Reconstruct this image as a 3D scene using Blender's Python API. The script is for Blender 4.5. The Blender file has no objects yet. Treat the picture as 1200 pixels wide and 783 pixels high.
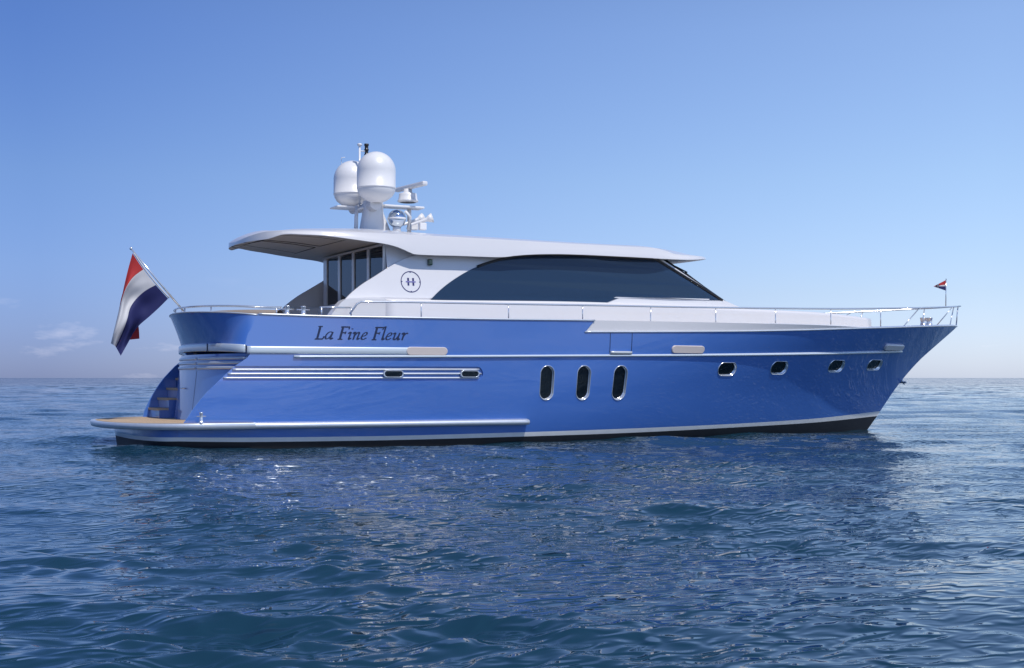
import bpy, bmesh, math, random
import numpy as np
from mathutils import Vector, Matrix
from mathutils.geometry import tessellate_polygon
random.seed(4)
C = bpy.context.scene.collection
SC = bpy.context.scene

# ------------------------------------------------------------------ camera
TH = math.radians(27.0)
S, K = math.sin(TH), math.cos(TH)
FPX = 1557.0                      # focal length in pixels of a 1200 px wide frame
CX, CY, CH = -16.35, -27.3, 1.36
cd = bpy.data.cameras.new('camera')
cam = bpy.data.objects.new('camera', cd); C.objects.link(cam)
cam.location = (CX, CY, CH)
cam.rotation_euler = (math.radians(90), 0, -TH)
cd.sensor_width = 36; cd.lens = FPX/1200*36
cd.shift_y = 51.5/1200
cd.clip_start = 0.1; cd.clip_end = 60000
SC.camera = cam

# ------------------------------------------------------------------ light
SUN_EL = math.radians(58)
SUN_AZ = math.radians(172)        # clockwise from +Y; the sun stands high behind the camera, abeam of the yacht
SC.view_settings.view_transform = 'Standard'
SC.view_settings.look = 'None'
SC.view_settings.exposure = 0.35
SC.view_settings.gamma = 1.0
w = bpy.data.worlds.new('World'); SC.world = w; w.use_nodes = True
nt = w.node_tree; nt.nodes.clear()
def N(t, **kw):
    n = nt.nodes.new(t)
    for k, v in kw.items(): setattr(n, k, v)
    return n
def L(a, b): nt.links.new(a, b)
out = N('ShaderNodeOutputWorld'); bg = N('ShaderNodeBackground'); bg.inputs[1].default_value = 0.11
sky = N('ShaderNodeTexSky', sky_type='NISHITA', sun_disc=False)
sky.sun_elevation = SUN_EL; sky.sun_rotation = SUN_AZ
sky.air_density = 1.0; sky.dust_density = 0.3; sky.ozone_density = 2.5; sky.altitude = 0
tc = N('ShaderNodeTexCoord'); sx = N('ShaderNodeSeparateXYZ'); L(tc.outputs['Generated'], sx.inputs[0])
# air tint by height, one set for the clearer west and one for the hazier, brighter east; halved here and doubled after
def tint(stops):
    r = N('ShaderNodeValToRGB'); L(sx.outputs['Z'], r.inputs[0]); e = r.color_ramp.elements
    e[0].position = stops[0][0]; e[0].color = (*[c/2 for c in stops[0][1]], 1)
    e[1].position = stops[-1][0]; e[1].color = (*[c/2 for c in stops[-1][1]], 1)
    for p, c in stops[1:-1]: q = e.new(p); q.color = (*[k/2 for k in c], 1)
    return r
west = tint([(0, (.25, .325, .72)), (.026, (.275, .35, .74)), (.08, (.36, .44, .76)), (.146, (.412, .50, .766)), (.25, (.385, .505, .83)), (.5, (.45, .58, .85)), (1, (.62, .66, .80))])
east = tint([(0, (.74, .86, 1.36)), (.03, (.80, .87, 1.25)), (.062, (.84, .87, 1.12)), (.146, (.97, .99, 1.14)), (.25, (1.08, 1.08, 1.23)), (.5, (.85, .90, 1.05)), (1, (.62, .66, .80))])
side = N('ShaderNodeVectorMath', operation='DOT_PRODUCT'); side.inputs[1].default_value = (K, -S, 0)
L(tc.outputs['Generated'], side.inputs[0])
mr = N('ShaderNodeMapRange'); L(side.outputs['Value'], mr.inputs[0]); mr.inputs[1].default_value = -0.36; mr.inputs[2].default_value = 0.36
mr.inputs[3].default_value = -.04; mr.inputs[4].default_value = 1.04; mr.clamp = True
mixt = N('ShaderNodeMixRGB', blend_type='MIX'); L(mr.outputs[0], mixt.inputs[0]); L(west.outputs[0], mixt.inputs[1]); L(east.outputs[0], mixt.inputs[2])
dbl = N('ShaderNodeVectorMath', operation='SCALE'); dbl.inputs['Scale'].default_value = 2; L(mixt.outputs[0], dbl.inputs[0])
mul2 = N('ShaderNodeMixRGB', blend_type='MULTIPLY'); mul2.inputs[0].default_value = 1
L(sky.outputs[0], mul2.inputs[1]); L(dbl.outputs[0], mul2.inputs[2])
# thin clouds low over the sea
mp = N('ShaderNodeMapping'); mp.inputs['Scale'].default_value = (11, 11, 42); L(tc.outputs['Generated'], mp.inputs[0])
ns = N('ShaderNodeTexNoise'); ns.inputs['Scale'].default_value = 1.6; ns.inputs['Detail'].default_value = 6; ns.inputs['Roughness'].default_value = .6
L(mp.outputs[0], ns.inputs[0])
cr = N('ShaderNodeMapRange'); L(ns.outputs[0], cr.inputs[0]); cr.inputs[1].default_value = 0.60; cr.inputs[2].default_value = 0.78
lo = N('ShaderNodeMapRange', interpolation_type='SMOOTHSTEP'); L(sx.outputs['Z'], lo.inputs[0])
lo.inputs[1].default_value = 0.085; lo.inputs[2].default_value = 0.02
mm = N('ShaderNodeMath', operation='MULTIPLY'); L(cr.outputs[0], mm.inputs[0]); L(lo.outputs[0], mm.inputs[1])
mm2 = N('ShaderNodeMath', operation='MULTIPLY'); L(mm.outputs[0], mm2.inputs[0]); mm2.inputs[1].default_value = 0.26
cl = N('ShaderNodeMixRGB', blend_type='MIX'); L(mm2.outputs[0], cl.inputs[0]); L(mul2.outputs[0], cl.inputs[1])
cl.inputs[2].default_value = (7.6, 7.4, 8.3, 1)
L(cl.outputs[0], bg.inputs[0]); L(bg.outputs[0], out.inputs[0])

sd = bpy.data.lights.new('sun', 'SUN'); sd.energy = 2.9; sd.angle = math.radians(0.53); sd.color = (1, .955, .89)
sun = bpy.data.objects.new('sun', sd); C.objects.link(sun)
sv = Vector((math.sin(SUN_AZ)*math.cos(SUN_EL), math.cos(SUN_AZ)*math.cos(SUN_EL), math.sin(SUN_EL)))
sun.rotation_euler = sv.to_track_quat('Z', 'Y').to_euler(); sun.location = sv*60

# ------------------------------------------------------------------ materials
def mat(name, col, rough=.4, metal=0, coat=0, coat_rough=.03, var=0, vscale=3, bump=0, bscale=60, spec=.5):
    m = bpy.data.materials.new(name); m.use_nodes = True
    t = m.node_tree; b = t.nodes['Principled BSDF']
    b.inputs['Base Color'].default_value = (*col, 1); b.inputs['Roughness'].default_value = rough
    b.inputs['Metallic'].default_value = metal; b.inputs['Coat Weight'].default_value = coat
    b.inputs['Coat Roughness'].default_value = coat_rough; b.inputs['Specular IOR Level'].default_value = spec
    g = t.nodes.new('ShaderNodeTexCoord')
    n = t.nodes.new('ShaderNodeTexNoise'); n.inputs['Scale'].default_value = vscale; n.inputs['Detail'].default_value = 5
    t.links.new(g.outputs['Object'], n.inputs[0])
    if var:
        r = t.nodes.new('ShaderNodeMapRange'); t.links.new(n.outputs[0], r.inputs[0])
        r.inputs[3].default_value = 1-var; r.inputs[4].default_value = 1+var
        mx = t.nodes.new('ShaderNodeVectorMath'); mx.operation = 'SCALE'; mx.inputs[0].default_value = col
        t.links.new(r.outputs[0], mx.inputs['Scale']); t.links.new(mx.outputs[0], b.inputs['Base Color'])
    if bump:
        n2 = t.nodes.new('ShaderNodeTexNoise'); n2.inputs['Scale'].default_value = bscale; n2.inputs['Detail'].default_value = 3
        t.links.new(g.outputs['Object'], n2.inputs[0])
        bp = t.nodes.new('ShaderNodeBump'); bp.inputs['Strength'].default_value = bump; bp.inputs['Distance'].default_value = .01
        t.links.new(n2.outputs[0], bp.inputs['Height']); t.links.new(bp.outputs[0], b.inputs['Normal'])
        if coat: t.links.new(bp.outputs[0], b.inputs['Coat Normal'])
    return m
M_HULL = mat('blue_gloss_paint', (.050, .152, .50), .35, 0, 1, .02, var=.03, vscale=.7, bump=.25, bscale=1.3)
for _n in ('Coat IOR',): M_HULL.node_tree.nodes['Principled BSDF'].inputs[_n].default_value = 1.85
M_HULL2 = mat('deep_blue_gloss_paint', (.06, .14, .42), .3, 0, 1, .02, var=.03)
M_BOOT = mat('boot_stripe_white', (.72, .72, .71), .3, 0, .6, var=.10, vscale=5)
M_ANTI = mat('antifouling_black', (.012, .013, .018), .55, var=.25, vscale=6)
M_WHITE = mat('white_gelcoat', (.70, .69, .70), .28, 0, .6, var=.015)
M_DOME = mat('radome_white', (.70, .70, .71), .35, 0, .3, var=.01)
M_CAP = mat('cap_grey_white', (.55, .57, .58), .3, .2, .4)
M_CHROME = mat('polished_steel', (.74, .76, .79), .16, .7, var=.03, vscale=20)
M_RIM = mat('brushed_steel', (.60, .64, .69), .34, .45, .3, var=.1, vscale=8)
M_BAND = mat('pearl_band', (.56, .63, .69), .25, .15, .6)
M_BEIGE = mat('pale_beige_plastic', (.62, .54, .50), .4, var=.03)
M_DARK = mat('black_trim', (.01, .01, .012), .3)
M_TRIM = mat('dark_grey_sealant', (.08, .08, .085), .6)
M_GREEN = mat('navigation_green', (.005, .05, .02), .2, 0, .6)
M_LET = mat('lettering_dark_blue', (.010, .02, .07), .4)
M_LOGO = mat('emblem_navy', (.02, .02, .12), .4)
M_LOGO2 = mat('emblem_violet', (.20, .19, .42), .4)
M_GREY = mat('soffit_grey', (.74, .72, .70), .5, var=.03)
M_CUSH = mat('taupe_cushion', (.24, .20, .175), .85, var=.08, bump=.4)
M_LEATHER = mat('cream_leather', (.45, .40, .34), .6, var=.05)
M_WOOD = mat('interior_walnut', (.16, .09, .05), .4, 0, .3, var=.25, vscale=9)
M_RED = mat('flag_red', (.40, .022, .022), .8, var=.06, vscale=6)
M_FWHITE = mat('flag_white', (.52, .52, .54), .8, var=.04, vscale=6)
M_FBLUE = mat('flag_blue', (.006, .010, .085), .8, var=.08, vscale=6)

def teak():
    m = mat('teak_deck', (.50, .36, .22), .65, var=.12, vscale=5)
    t = m.node_tree; b = t.nodes['Principled BSDF']
    g = t.nodes.new('ShaderNodeTexCoord'); s_ = t.nodes.new('ShaderNodeSeparateXYZ'); t.links.new(g.outputs['Object'], s_.inputs[0])
    a = t.nodes.new('ShaderNodeMath'); a.operation = 'MULTIPLY'; a.inputs[1].default_value = 1/.055; t.links.new(s_.outputs['Y'], a.inputs[0])
    f = t.nodes.new('ShaderNodeMath'); f.operation = 'FRACT'; t.links.new(a.outputs[0], f.inputs[0])
    l = t.nodes.new('ShaderNodeMath'); l.operation = 'LESS_THAN'; l.inputs[1].default_value = .09; t.links.new(f.outputs[0], l.inputs[0])
    mx = t.nodes.new('ShaderNodeMixRGB'); t.links.new(l.outputs[0], mx.inputs[0])
    src = b.inputs['Base Color'].links[0].from_socket
    t.links.new(src, mx.inputs[1]); mx.inputs[2].default_value = (.05, .04, .035, 1)
    t.links.new(mx.outputs[0], b.inputs['Base Color'])
    return m
M_TEAK = teak()

def glass(name, tint, body, k=.5):
    m = bpy.data.materials.new(name); m.use_nodes = True; t = m.node_tree; t.nodes.clear()
    o = t.nodes.new('ShaderNodeOutputMaterial'); gl = t.nodes.new('ShaderNodeBsdfGlossy'); gl.inputs['Roughness'].default_value = .01
    gl.inputs['Color'].default_value = (.9, .95, 1, 1)
    tr = t.nodes.new('ShaderNodeBsdfTransparent'); tr.inputs[0].default_value = (*tint, 1)
    df = t.nodes.new('ShaderNodeBsdfDiffuse'); df.inputs[0].default_value = (*body, 1)
    fr = t.nodes.new('ShaderNodeFresnel'); fr.inputs[0].default_value = 1.5
    m1 = t.nodes.new('ShaderNodeMixShader'); m1.inputs[0].default_value = k
    m2 = t.nodes.new('ShaderNodeMixShader')
    t.links.new(tr.outputs[0], m1.inputs[1]); t.links.new(df.outputs[0], m1.inputs[2])
    t.links.new(fr.outputs[0], m2.inputs[0]); t.links.new(m1.outputs[0], m2.inputs[1]); t.links.new(gl.outputs[0], m2.inputs[2])
    t.links.new(m2.outputs[0], o.inputs[0])
    return m
M_GLASS = glass('tinted_saloon_glass', (.16, .26, .42), (.018, .045, .095), .66)
M_PORT = glass('dark_porthole_glass', (.05, .06, .08), (.006, .01, .014), .7)
M_DOOR = glass('dark_door_glass', (.10, .11, .12), (.008, .009, .011), .7)
M_LENS = glass('clear_lens', (.75, .8, .85), (.3, .32, .35), .35)

# ------------------------------------------------------------------ mesh helpers
def mk(name, verts, faces, mats, parent=None, smooth=True, fm=None, fsmooth=None):
    me = bpy.data.meshes.new(name); me.from_pydata([tuple(v) for v in verts], [], faces)
    for m in (mats if isinstance(mats, (list, tuple)) else [mats]): me.materials.append(m)
    if fm: me.polygons.foreach_set('material_index', fm)
    me.polygons.foreach_set('use_smooth', fsmooth if fsmooth else [smooth]*len(faces))
    me.update()
    o = bpy.data.objects.new(name, me); C.objects.link(o)
    if parent: o.parent = parent
    return o
class MB:
    def __init__(s): s.v = []; s.f = []; s.sm = []
    def add(s, v, f, sm=True):
        n = len(s.v); s.v += [tuple(p) for p in v]; s.f += [tuple(i+n for i in q) for q in f]; s.sm += [sm]*len(f); return s
    def box(s, c, d, rz=0, rx=0, ry=0, bev=.0):
        R = Matrix.Rotation(rz, 3, 'Z') @ Matrix.Rotation(ry, 3, 'Y') @ Matrix.Rotation(rx, 3, 'X')
        hx, hy, hz = d[0]/2, d[1]/2, d[2]/2
        if bev <= 0:
            v = [Vector(c)+R@Vector((a*hx, b*hy, e_*hz)) for a in (-1, 1) for b in (-1, 1) for e_ in (-1, 1)]
            return s.add(v, [(0, 1, 3, 2), (4, 6, 7, 5), (0, 4, 5, 1), (2, 3, 7, 6), (0, 2, 6, 4), (1, 5, 7, 3)], False)
        bm = bmesh.new(); bmesh.ops.create_cube(bm, size=1)
        for q in bm.verts: q.co = Vector((q.co.x*d[0], q.co.y*d[1], q.co.z*d[2]))
        bmesh.ops.bevel(bm, geom=bm.edges[:], offset=bev, segments=2, affect='EDGES', profile=.6)
        bm.verts.ensure_lookup_table()
        v = [Vector(c)+R@q.co for q in bm.verts]; f = [tuple(q.index for q in p.verts) for p in bm.faces]; bm.free()
        return s.add(v, f, False)
    def grid(s, P, closed=False, sm=True, flip=False):
        r, c = len(P), len(P[0]); v = [p for row in P for p in row]; f = []
        for i in range(r-1):
            for j in range(c if closed else c-1):
                a = (i*c+j, i*c+(j+1) % c, (i+1)*c+(j+1) % c, (i+1)*c+j); f.append(a[::-1] if flip else a)
        return s.add(v, f, sm)
    def tube(s, pts, r, seg=8, caps=True):
        pts = [Vector(p) for p in pts]; rr = r if isinstance(r, (list, tuple)) else [r]*len(pts)
        P = []; up = Vector((0, 0, 1))
        for i, p in enumerate(pts):
            t = (pts[min(i+1, len(pts)-1)]-pts[max(i-1, 0)]).normalized()
            u = t.cross(up)
            if u.length < .05: u = t.cross(Vector((0, 1, 0)))
            u.normalize(); vv = u.cross(t)
            P.append([p+rr[i]*(math.cos(a)*u+math.sin(a)*vv) for a in [2*math.pi*k/seg for k in range(seg)]])
        n = len(s.v); s.grid(P, closed=True)
        if caps:
            s.f += [tuple(n+k for k in range(seg))[::-1], tuple(n+(len(P)-1)*seg+k for k in range(seg))]; s.sm += [False]*2
        return s
    def lathe(s, c, prof, seg=32, rot=None):
        P = []
        for (r, z) in prof:
            row = [Vector((r*math.cos(2*math.pi*k/seg), r*math.sin(2*math.pi*k/seg), z)) for k in range(seg)]
            if rot is not None: row = [rot@q for q in row]
            P.append([Vector(c)+q for q in row])
        return s.grid(P, closed=True)
    def build(s, name, m, parent=None): return mk(name, s.v, s.f, m, parent, fsmooth=s.sm)
def smooth_line(pts, n=6):
    pts = [Vector(p) for p in pts]; o = []
    for i in range(len(pts)-1):
        p0, p1, p2, p3 = pts[max(i-1, 0)], pts[i], pts[i+1], pts[min(i+2, len(pts)-1)]
        for k in range(n):
            t = k/n; o.append(.5*((2*p1)+(-p0+p2)*t+(2*p0-5*p1+4*p2-p3)*t*t+(-p0+3*p1-3*p2+p3)*t**3))
    o.append(pts[-1]); return o

# measuring: where the sight line through a picture point meets the fore-and-aft plane Y (or the surface |Y| = f(X, z))
def P(px, py, Y):
    u = (px-600)/FPX; dy = Y-CY; dx = dy*(S+u*K)/(K-u*S); dep = dx*S+dy*K
    return Vector((CX+dx, Y, CH+(443-py)*dep/FPX))
def PX(px, py, X):
    u = (px-600)/FPX; dx = X-CX; dy = dx*(K-u*S)/(S+u*K); dep = dx*S+dy*K
    return Vector((X, CY+dy, CH+(443-py)*dep/FPX))
def on(px, py, f, off=0., side=-1):
    Y = 2.4*side
    for _ in range(25):
        q = P(px, py, Y); Y = side*(f(q.x, q.z)+off)
    return P(px, py, Y)
def fn(pts):
    xs = [a for a, b in pts]; ys = [b for a, b in pts]
    return lambda x: float(np.interp(x, xs, ys))
def sfn(pts):                      # monotone-ish smooth interpolation
    xs = np.array([a for a, b in pts], float); ys = np.array([b for a, b in pts], float)
    d = np.diff(ys)/np.diff(xs); m = np.zeros(len(xs)); m[0] = d[0]; m[-1] = d[-1]
    for i in range(1, len(xs)-1): m[i] = 0 if d[i-1]*d[i] <= 0 else 2*d[i-1]*d[i]/(d[i-1]+d[i])
    def g(x):
        if x <= xs[0]: return float(ys[0])
        if x >= xs[-1]: return float(ys[-1])
        i = int(np.searchsorted(xs, x)-1); h = xs[i+1]-xs[i]; t = (x-xs[i])/h
        return float((2*t**3-3*t*t+1)*ys[i]+(t**3-2*t*t+t)*h*m[i]+(-2*t**3+3*t*t)*ys[i+1]+(t**3-t*t)*h*m[i+1])
    return g

# ------------------------------------------------------------------ the yacht
yacht = bpy.data.objects.new('motor_yacht', None); C.objects.link(yacht)
yacht['label'] = 'blue motor yacht with white wheelhouse, radar domes and teak swim platform lying on the sea'
yacht['category'] = 'motor yacht'

# --- hull form: half breadth as a function of station X (bow +) and height z
stem_px = [(1018, 502), (1031, 482), (1053, 450), (1076, 423.4), (1098, 403.5), (1122, 382)]
sp = [P(a, b, 0) for a, b in stem_px]
_st = sfn([(-.9, sp[0].x-1.3), (-.3, sp[0].x-.35)]+[(q.z, q.x) for q in sp]+[(3.2, sp[-1].x+.45)])
def xstem(z): return _st(z)
_bm = sfn([(-.9, .9), (-.5, 2.1), (-.1, 2.42), (.3, 2.55), (1.0, 2.66), (1.8, 2.74), (2.6, 2.80), (3.0, 2.84)])
_p = sfn([(-.9, 1.6), (0, 1.85), (1.0, 2.05), (1.8, 2.35), (2.8, 2.9)])
_lf = sfn([(-.9, 13.5), (0, 13.0), (1.0, 12.6), (2.0, 12.2), (2.8, 11.8)])
def hb(X, z):
    u = (xstem(z)-X)/_lf(z); u = min(max(u, 0), 1)
    b = _bm(z)*(1-(1-u)**_p(z))
    if X < -2: b *= 1-.13*((-2-X)/8)**2.2
    if X < -5 and z > .5:
        k = min(1, (-5-X)/4.2); b -= .085*k*k*(3-2*k)*(min(z, 2.7)-.5)
    return b+.016
def hnorm(X, z, side=-1):
    h = .01; bx = (hb(X+h, z)-hb(X-h, z))/(2*h); bz = (hb(X, z+h)-hb(X, z-h))/(2*h)
    return Vector((-bx, side, -bz)).normalized()
def hp(X, z, off=0., side=-1):
    n = hnorm(X, z, side); return Vector((X, side*hb(X, z), z))+n*off
def trace(pts, f=hb, off=0., side=-1, s=True):
    q = [on(a, b, f, off, side) for a, b in pts]; return (sfn if s else fn)([(v.x, v.z) for v in q])
z_low = trace([(200, 388), (697, 389), (860, 388.3), (940, 386.8), (1000, 385), (1050, 383.6), (1090, 382.4), (1118, 381.8)])
z_btop = trace([(180, 512.5), (300, 512.8), (450, 511), (600, 507), (720, 503), (860, 496.8), (950, 491), (1030, 482)])
z_bbot = trace([(180, 517), (300, 518), (450, 516), (600, 512), (720, 508), (860, 501), (950, 495.5), (1029, 487.5)])
z_top = trace([(300, 367.8), (400, 371), (550, 373.6), (697, 375.5), (860, 378.5), (950, 381), (1022, 384.6)])
X_STEP_T = on(697, 376, hb).x; X_STEP_B = on(686, 389, hb).x
X_WEND = on(1024, 385, hb).x
# after edge of the side (the wing) on the starboard side, and as seen across the platform on the port side
wl = [on(a, b, hb) for a, b in [(215, 497), (224, 483), (233, 471), (245, 457), (258, 445), (272, 432), (285, 422), (297, 414)]]
xaft_s = sfn([(-1, -10.6), (.40, -10.6)]+sorted([(q.z, q.x) for q in wl])+[(1.98, -9.36), (2.3, -9.27), (2.62, -9.12)])
wp = [on(a, b, hb, 0, 1) for a, b in [(167, 489), (172, 475), (180, 460), (190, 445), (200, 434), (208, 426)]]
xaft_p = sfn([(-1, -10.6), (.3, -10.6), (.44, wp[0].x)]+sorted([(q.z, q.x) for q in wp])+[(1.85, -9.36), (2.3, -9.27), (2.62, -9.12)])

def row_z(k, X):
    zb, zt, zl = z_bbot(X), z_btop(X), z_low(X)
    if k <= 0: return -.9
    if k == 1: return -.55
    if k == 2: return -.2
    if k == 3: return zb
    if k == 4: return zt
    n = 16
    return zt+(zl-zt)*(k-4)/n
NROW = 21
TS = sorted(set([round(t, 5) for t in np.linspace(0, 1, 111)]+[.002, .995, .998]))
def half_hull(side, xaft, z0=None, rows=NROW):
    out_, inn, fm = [], [], []
    for k in range(rows):
        ro, ri = [], []
        for t in TS:
            X = -10+21*t
            for _ in range(30):
                z = row_z(k, X); X = .5*X+.5*(xaft(z)+t*(xstem(z)-xaft(z)))
            z = row_z(k, X); p = hp(X, z, 0, side); q = hp(X, z, -.05, side)
            if abs(q.y) < .006 or q.y*side < 0: q.y = .004*side; q.x = min(q.x, p.x-.02)
            ro.append(p); ri.append(q)
        out_.append(ro); inn.append(ri)
    nc = len(TS); v = [p for r in out_ for p in r]+[p for r in inn for p in r]; o2 = rows*nc; f = []
    def quad(a, b, c, d, m):
        f.append((a, b, c, d) if side < 0 else (d, c, b, a)); fm.append(m)
    for i in range(rows-1):
        m = 2 if i < 3 else (1 if i == 3 else 0)
        for j in range(nc-1):
            a = i*nc+j
            quad(a, a+1, a+nc+1, a+nc, m); quad(o2+a, o2+a+nc, o2+a+nc+1, o2+a+1, m)
        for j in (0, nc-1):
            a = i*nc+j
            if j == 0: quad(a, a+nc, o2+a+nc, o2+a, m)
            else: quad(a, o2+a, o2+a+nc, a+nc, m)
    for j in range(nc-1):
        quad(j, o2+j, o2+j+1, j+1, 2); a = (rows-1)*nc+j; quad(a, a+1, o2+a+1, o2+a, 0)
    me = bpy.data.meshes.new('hull_side'); me.from_pydata([tuple(q) for q in v], [], f)
    for m in (M_HULL, M_BOOT, M_ANTI): me.materials.append(m)
    me.polygons.foreach_set('material_index', fm); me.update()
    return me

# window and port shapes: outline on the hull skin in metres around a centre
def stadium(w_, h_, n=12):
    r = min(w_, h_)/2; o = []
    for k in range(4*n):
        a = 2*math.pi*k/(4*n)+1e-6; x, y = math.cos(a)*r, math.sin(a)*r
        x += (w_/2-r)*(1 if x > 0 else -1); y += (h_/2-r)*(1 if y > 0 else -1); o.append((x, y))
    return o
def skin_loop(c, shape, off, grow=0.):
    o = []
    for x, y in shape:
        l = math.hypot(x, y); k = 1+grow/l if l else 1
        o.append(hp(c.x+x*k, c.z+y*k, off))
    return o
holes = []
TALL = []
for a in ((632, 650), (675, 692.5), (717.5, 735)):
    c = on((a[0]+a[1])/2, 448.8, hb); l, r = on(a[0], 448, hb), on(a[1], 448, hb)
    t_, b_ = on(sum(a)/2, 428, hb), on(sum(a)/2, 470, hb)
    TALL.append((c, r.x-l.x-.05, t_.z-b_.z-.05))
ROUND = []
for (l_, r_, t_, b_) in ((841, 863.5, 424, 441.4), (903, 923.5, 422.6, 439.8), (971, 989.5, 421.2, 437), (1016.5, 1033.5, 420.8, 434.8)):
    c = on((l_+r_)/2, (t_+b_)/2, hb); l, r = on(l_, c.z, hb), on(r_, (t_+b_)/2, hb); l = on(l_, (t_+b_)/2, hb)
    a, b = on((l_+r_)/2, t_, hb), on((l_+r_)/2, b_, hb)
    ROUND.append((c, r.x-l.x-.05, a.z-b.z-.045))
cut = MB()
def cutter(c, w_, h_, grow=0.):
    sh = stadium(w_, h_); a = skin_loop(c, sh, .06, grow); b = skin_loop(c, sh, -.12, grow); n = len(a)
    base = len(cut.v); cut.grid([a, b], closed=True, sm=False)
    cut.f += [tuple(base+k for k in range(n))[::-1], tuple(base+n+k for k in range(n))]; cut.sm += [False]*2
for c, w_, h_ in TALL+ROUND: cutter(c, w_, h_)
# long recess for the chrome mouldings: follows the skin
gz = trace([(262, 438), (400, 438), (566, 438.2)], s=False)
GX0, GX1 = on(263, 438, hb).x, on(566, 438, hb).x
gh = .145
def slot_ring(X, d):
    z = gz(X); k = 1.0
    r = GX1-X
    if r < gh: k = math.sqrt(max(0, 1-((gh-r)/gh)**2))
    return [hp(X, z-gh*k, .05), hp(X, z+gh*k, .05), hp(X, z+gh*k, -.033), hp(X, z-gh*k, -.033)]
gx = list(np.linspace(GX0-1.0, GX1-gh, 60))+[GX1-gh+gh*math.sin(a) for a in np.linspace(.15, 1.5, 10)]
rings = []
for X in gx:
    rings.append(slot_ring(X, 0))
base = len(cut.v); cut.grid(rings, closed=True, sm=False, flip=True)
cut.f += [(base, base+1, base+2, base+3), tuple(base+(len(rings)-1)*4+k for k in (3, 2, 1, 0))]; cut.sm += [False]*2

me_s = half_hull(-1, xaft_s); ob = bpy.data.objects.new('hull', me_s); C.objects.link(ob)
cu = cut.build('cutter', M_HULL2)
bm = bmesh.new(); bm.from_mesh(cu.data); bmesh.ops.recalc_face_normals(bm, faces=bm.faces[:]); bm.to_mesh(cu.data); bm.free()
bm = bmesh.new(); bm.from_mesh(me_s); bmesh.ops.recalc_face_normals(bm, faces=bm.faces[:]); bm.to_mesh(me_s); bm.free()
md = ob.modifiers.new('b', 'BOOLEAN'); md.operation = 'DIFFERENCE'; md.object = cu; md.solver = 'EXACT'
dg = bpy.context.evaluated_depsgraph_get()
cutme = bpy.data.meshes.new_from_object(ob.evaluated_get(dg))
print('BOOL', len(me_s.polygons), len(cutme.polygons))
bpy.data.objects.remove(ob); bpy.data.objects.remove(cu)
me_p = half_hull(1, xaft_p)
bm = bmesh.new(); bm.from_mesh(cutme); bm.from_mesh(me_p)
hull_me = bpy.data.meshes.new('hull'); bm.to_mesh(hull_me); bm.free()
for m in (M_HULL, M_BOOT, M_ANTI): hull_me.materials.append(m)
hull = bpy.data.objects.new('hull', hull_me); C.objects.link(hull); hull.parent = yacht
def fix_normals(me):
    nn = []
    me.polygons.foreach_set('use_smooth', [True]*len(me.polygons))
    for p in me.polygons:
        for vi in p.vertices:
            co = me.vertices[vi].co; s_ = -1 if co.y < 0 else 1
            n = hnorm(co.x, co.z, s_)
            if abs(abs(co.y)-hb(co.x, co.z)) < .004 and p.normal.dot(n) > .9: nn.append(tuple(n))
            else: nn.append(tuple(p.normal))
    me.normals_split_custom_set(nn)
fix_normals(hull_me)

# --- bulwarks above the main sheer line (blue aft, white forward)
def bulwark(name, m, side, x0t, x0b, x1t, x1b, ztop, n=60, rows=4, inset=0., th=.06, mt=None):
    G = []; Gi = []
    for r in range(rows+1):
        s_ = r/rows; a = []; b = []
        for i in range(n+1):
            X = (x0b+(x0t-x0b)*s_)+((x1b+(x1t-x1b)*s_)-(x0b+(x0t-x0b)*s_))*i/n
            z = z_low(X)+(ztop(X)-z_low(X))*s_
            a.append(hp(X, z, -inset, side)); b.append(hp(X, z, -inset-th, side))
        G.append(a); Gi.append(b)
    mb = MB(); mb.grid(G, flip=side > 0); mb.grid(Gi, flip=side < 0)
    mb.grid([G[-1], Gi[-1]], sm=False, flip=side > 0)
    for i in (0, -1): mb.grid([[G[r][i] for r in range(rows+1)], [Gi[r][i] for r in range(rows+1)]], sm=False)
    o = mb.build(name, m, yacht); 
    nn = []
    for p in o.data.polygons:
        for vi in p.vertices:
            co = o.data.vertices[vi].co; q = hnorm(co.x, co.z, side)
            nn.append(tuple(q) if p.normal.dot(q) > .9 else tuple(p.normal))
    o.data.normals_split_custom_set(nn)
    return o
for sd_ in (-1, 1):
    bulwark('bulwark', M_HULL, sd_, -9.12, -9.27, X_STEP_T, X_STEP_B, z_top)
    bulwark('white_bulwark', M_WHITE, sd_, X_STEP_T, X_STEP_B, X_WEND, X_WEND, z_top, inset=.012)
# --- generic lengthwise moulding on the skin: profile list (out, up)
def moulding(mb, X0, X1, zf, prof, n=80, f=hp, side=-1, caps=True):
    R = []
    for i in range(n+1):
        X = X0+(X1-X0)*i/n; z = zf(X)
        R.append([f(X, z+u_, o_, side) for o_, u_ in prof])
    b0 = len(mb.v); mb.grid(R, closed=True, sm=True); k = len(prof)
    if caps:
        mb.f += [tuple(b0+i for i in range(k))[::-1], tuple(b0+n*k+i for i in range(k))]; mb.sm += [False]*2
def half_round(h, o, n=7, base=-.01):
    return [(base, -h/2)]+[(o*math.cos(a), h/2*math.sin(a)) for a in np.linspace(-1.45, 1.45, n)]+[(base, h/2)]
# cap strips along the blue top edges
for sd_ in (-1, 1):
    mb = MB(); moulding(mb, X_STEP_B-.02, xstem(2.8)-.08, z_low, half_round(.035, .022), side=sd_)
    mb.build('sheer_moulding', M_RIM, yacht)
    mb = MB(); moulding(mb, -9.1, X_STEP_T, z_top, half_round(.04, .022), side=sd_)
    mb.build('bulwark_cap', M_RIM, yacht)
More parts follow.
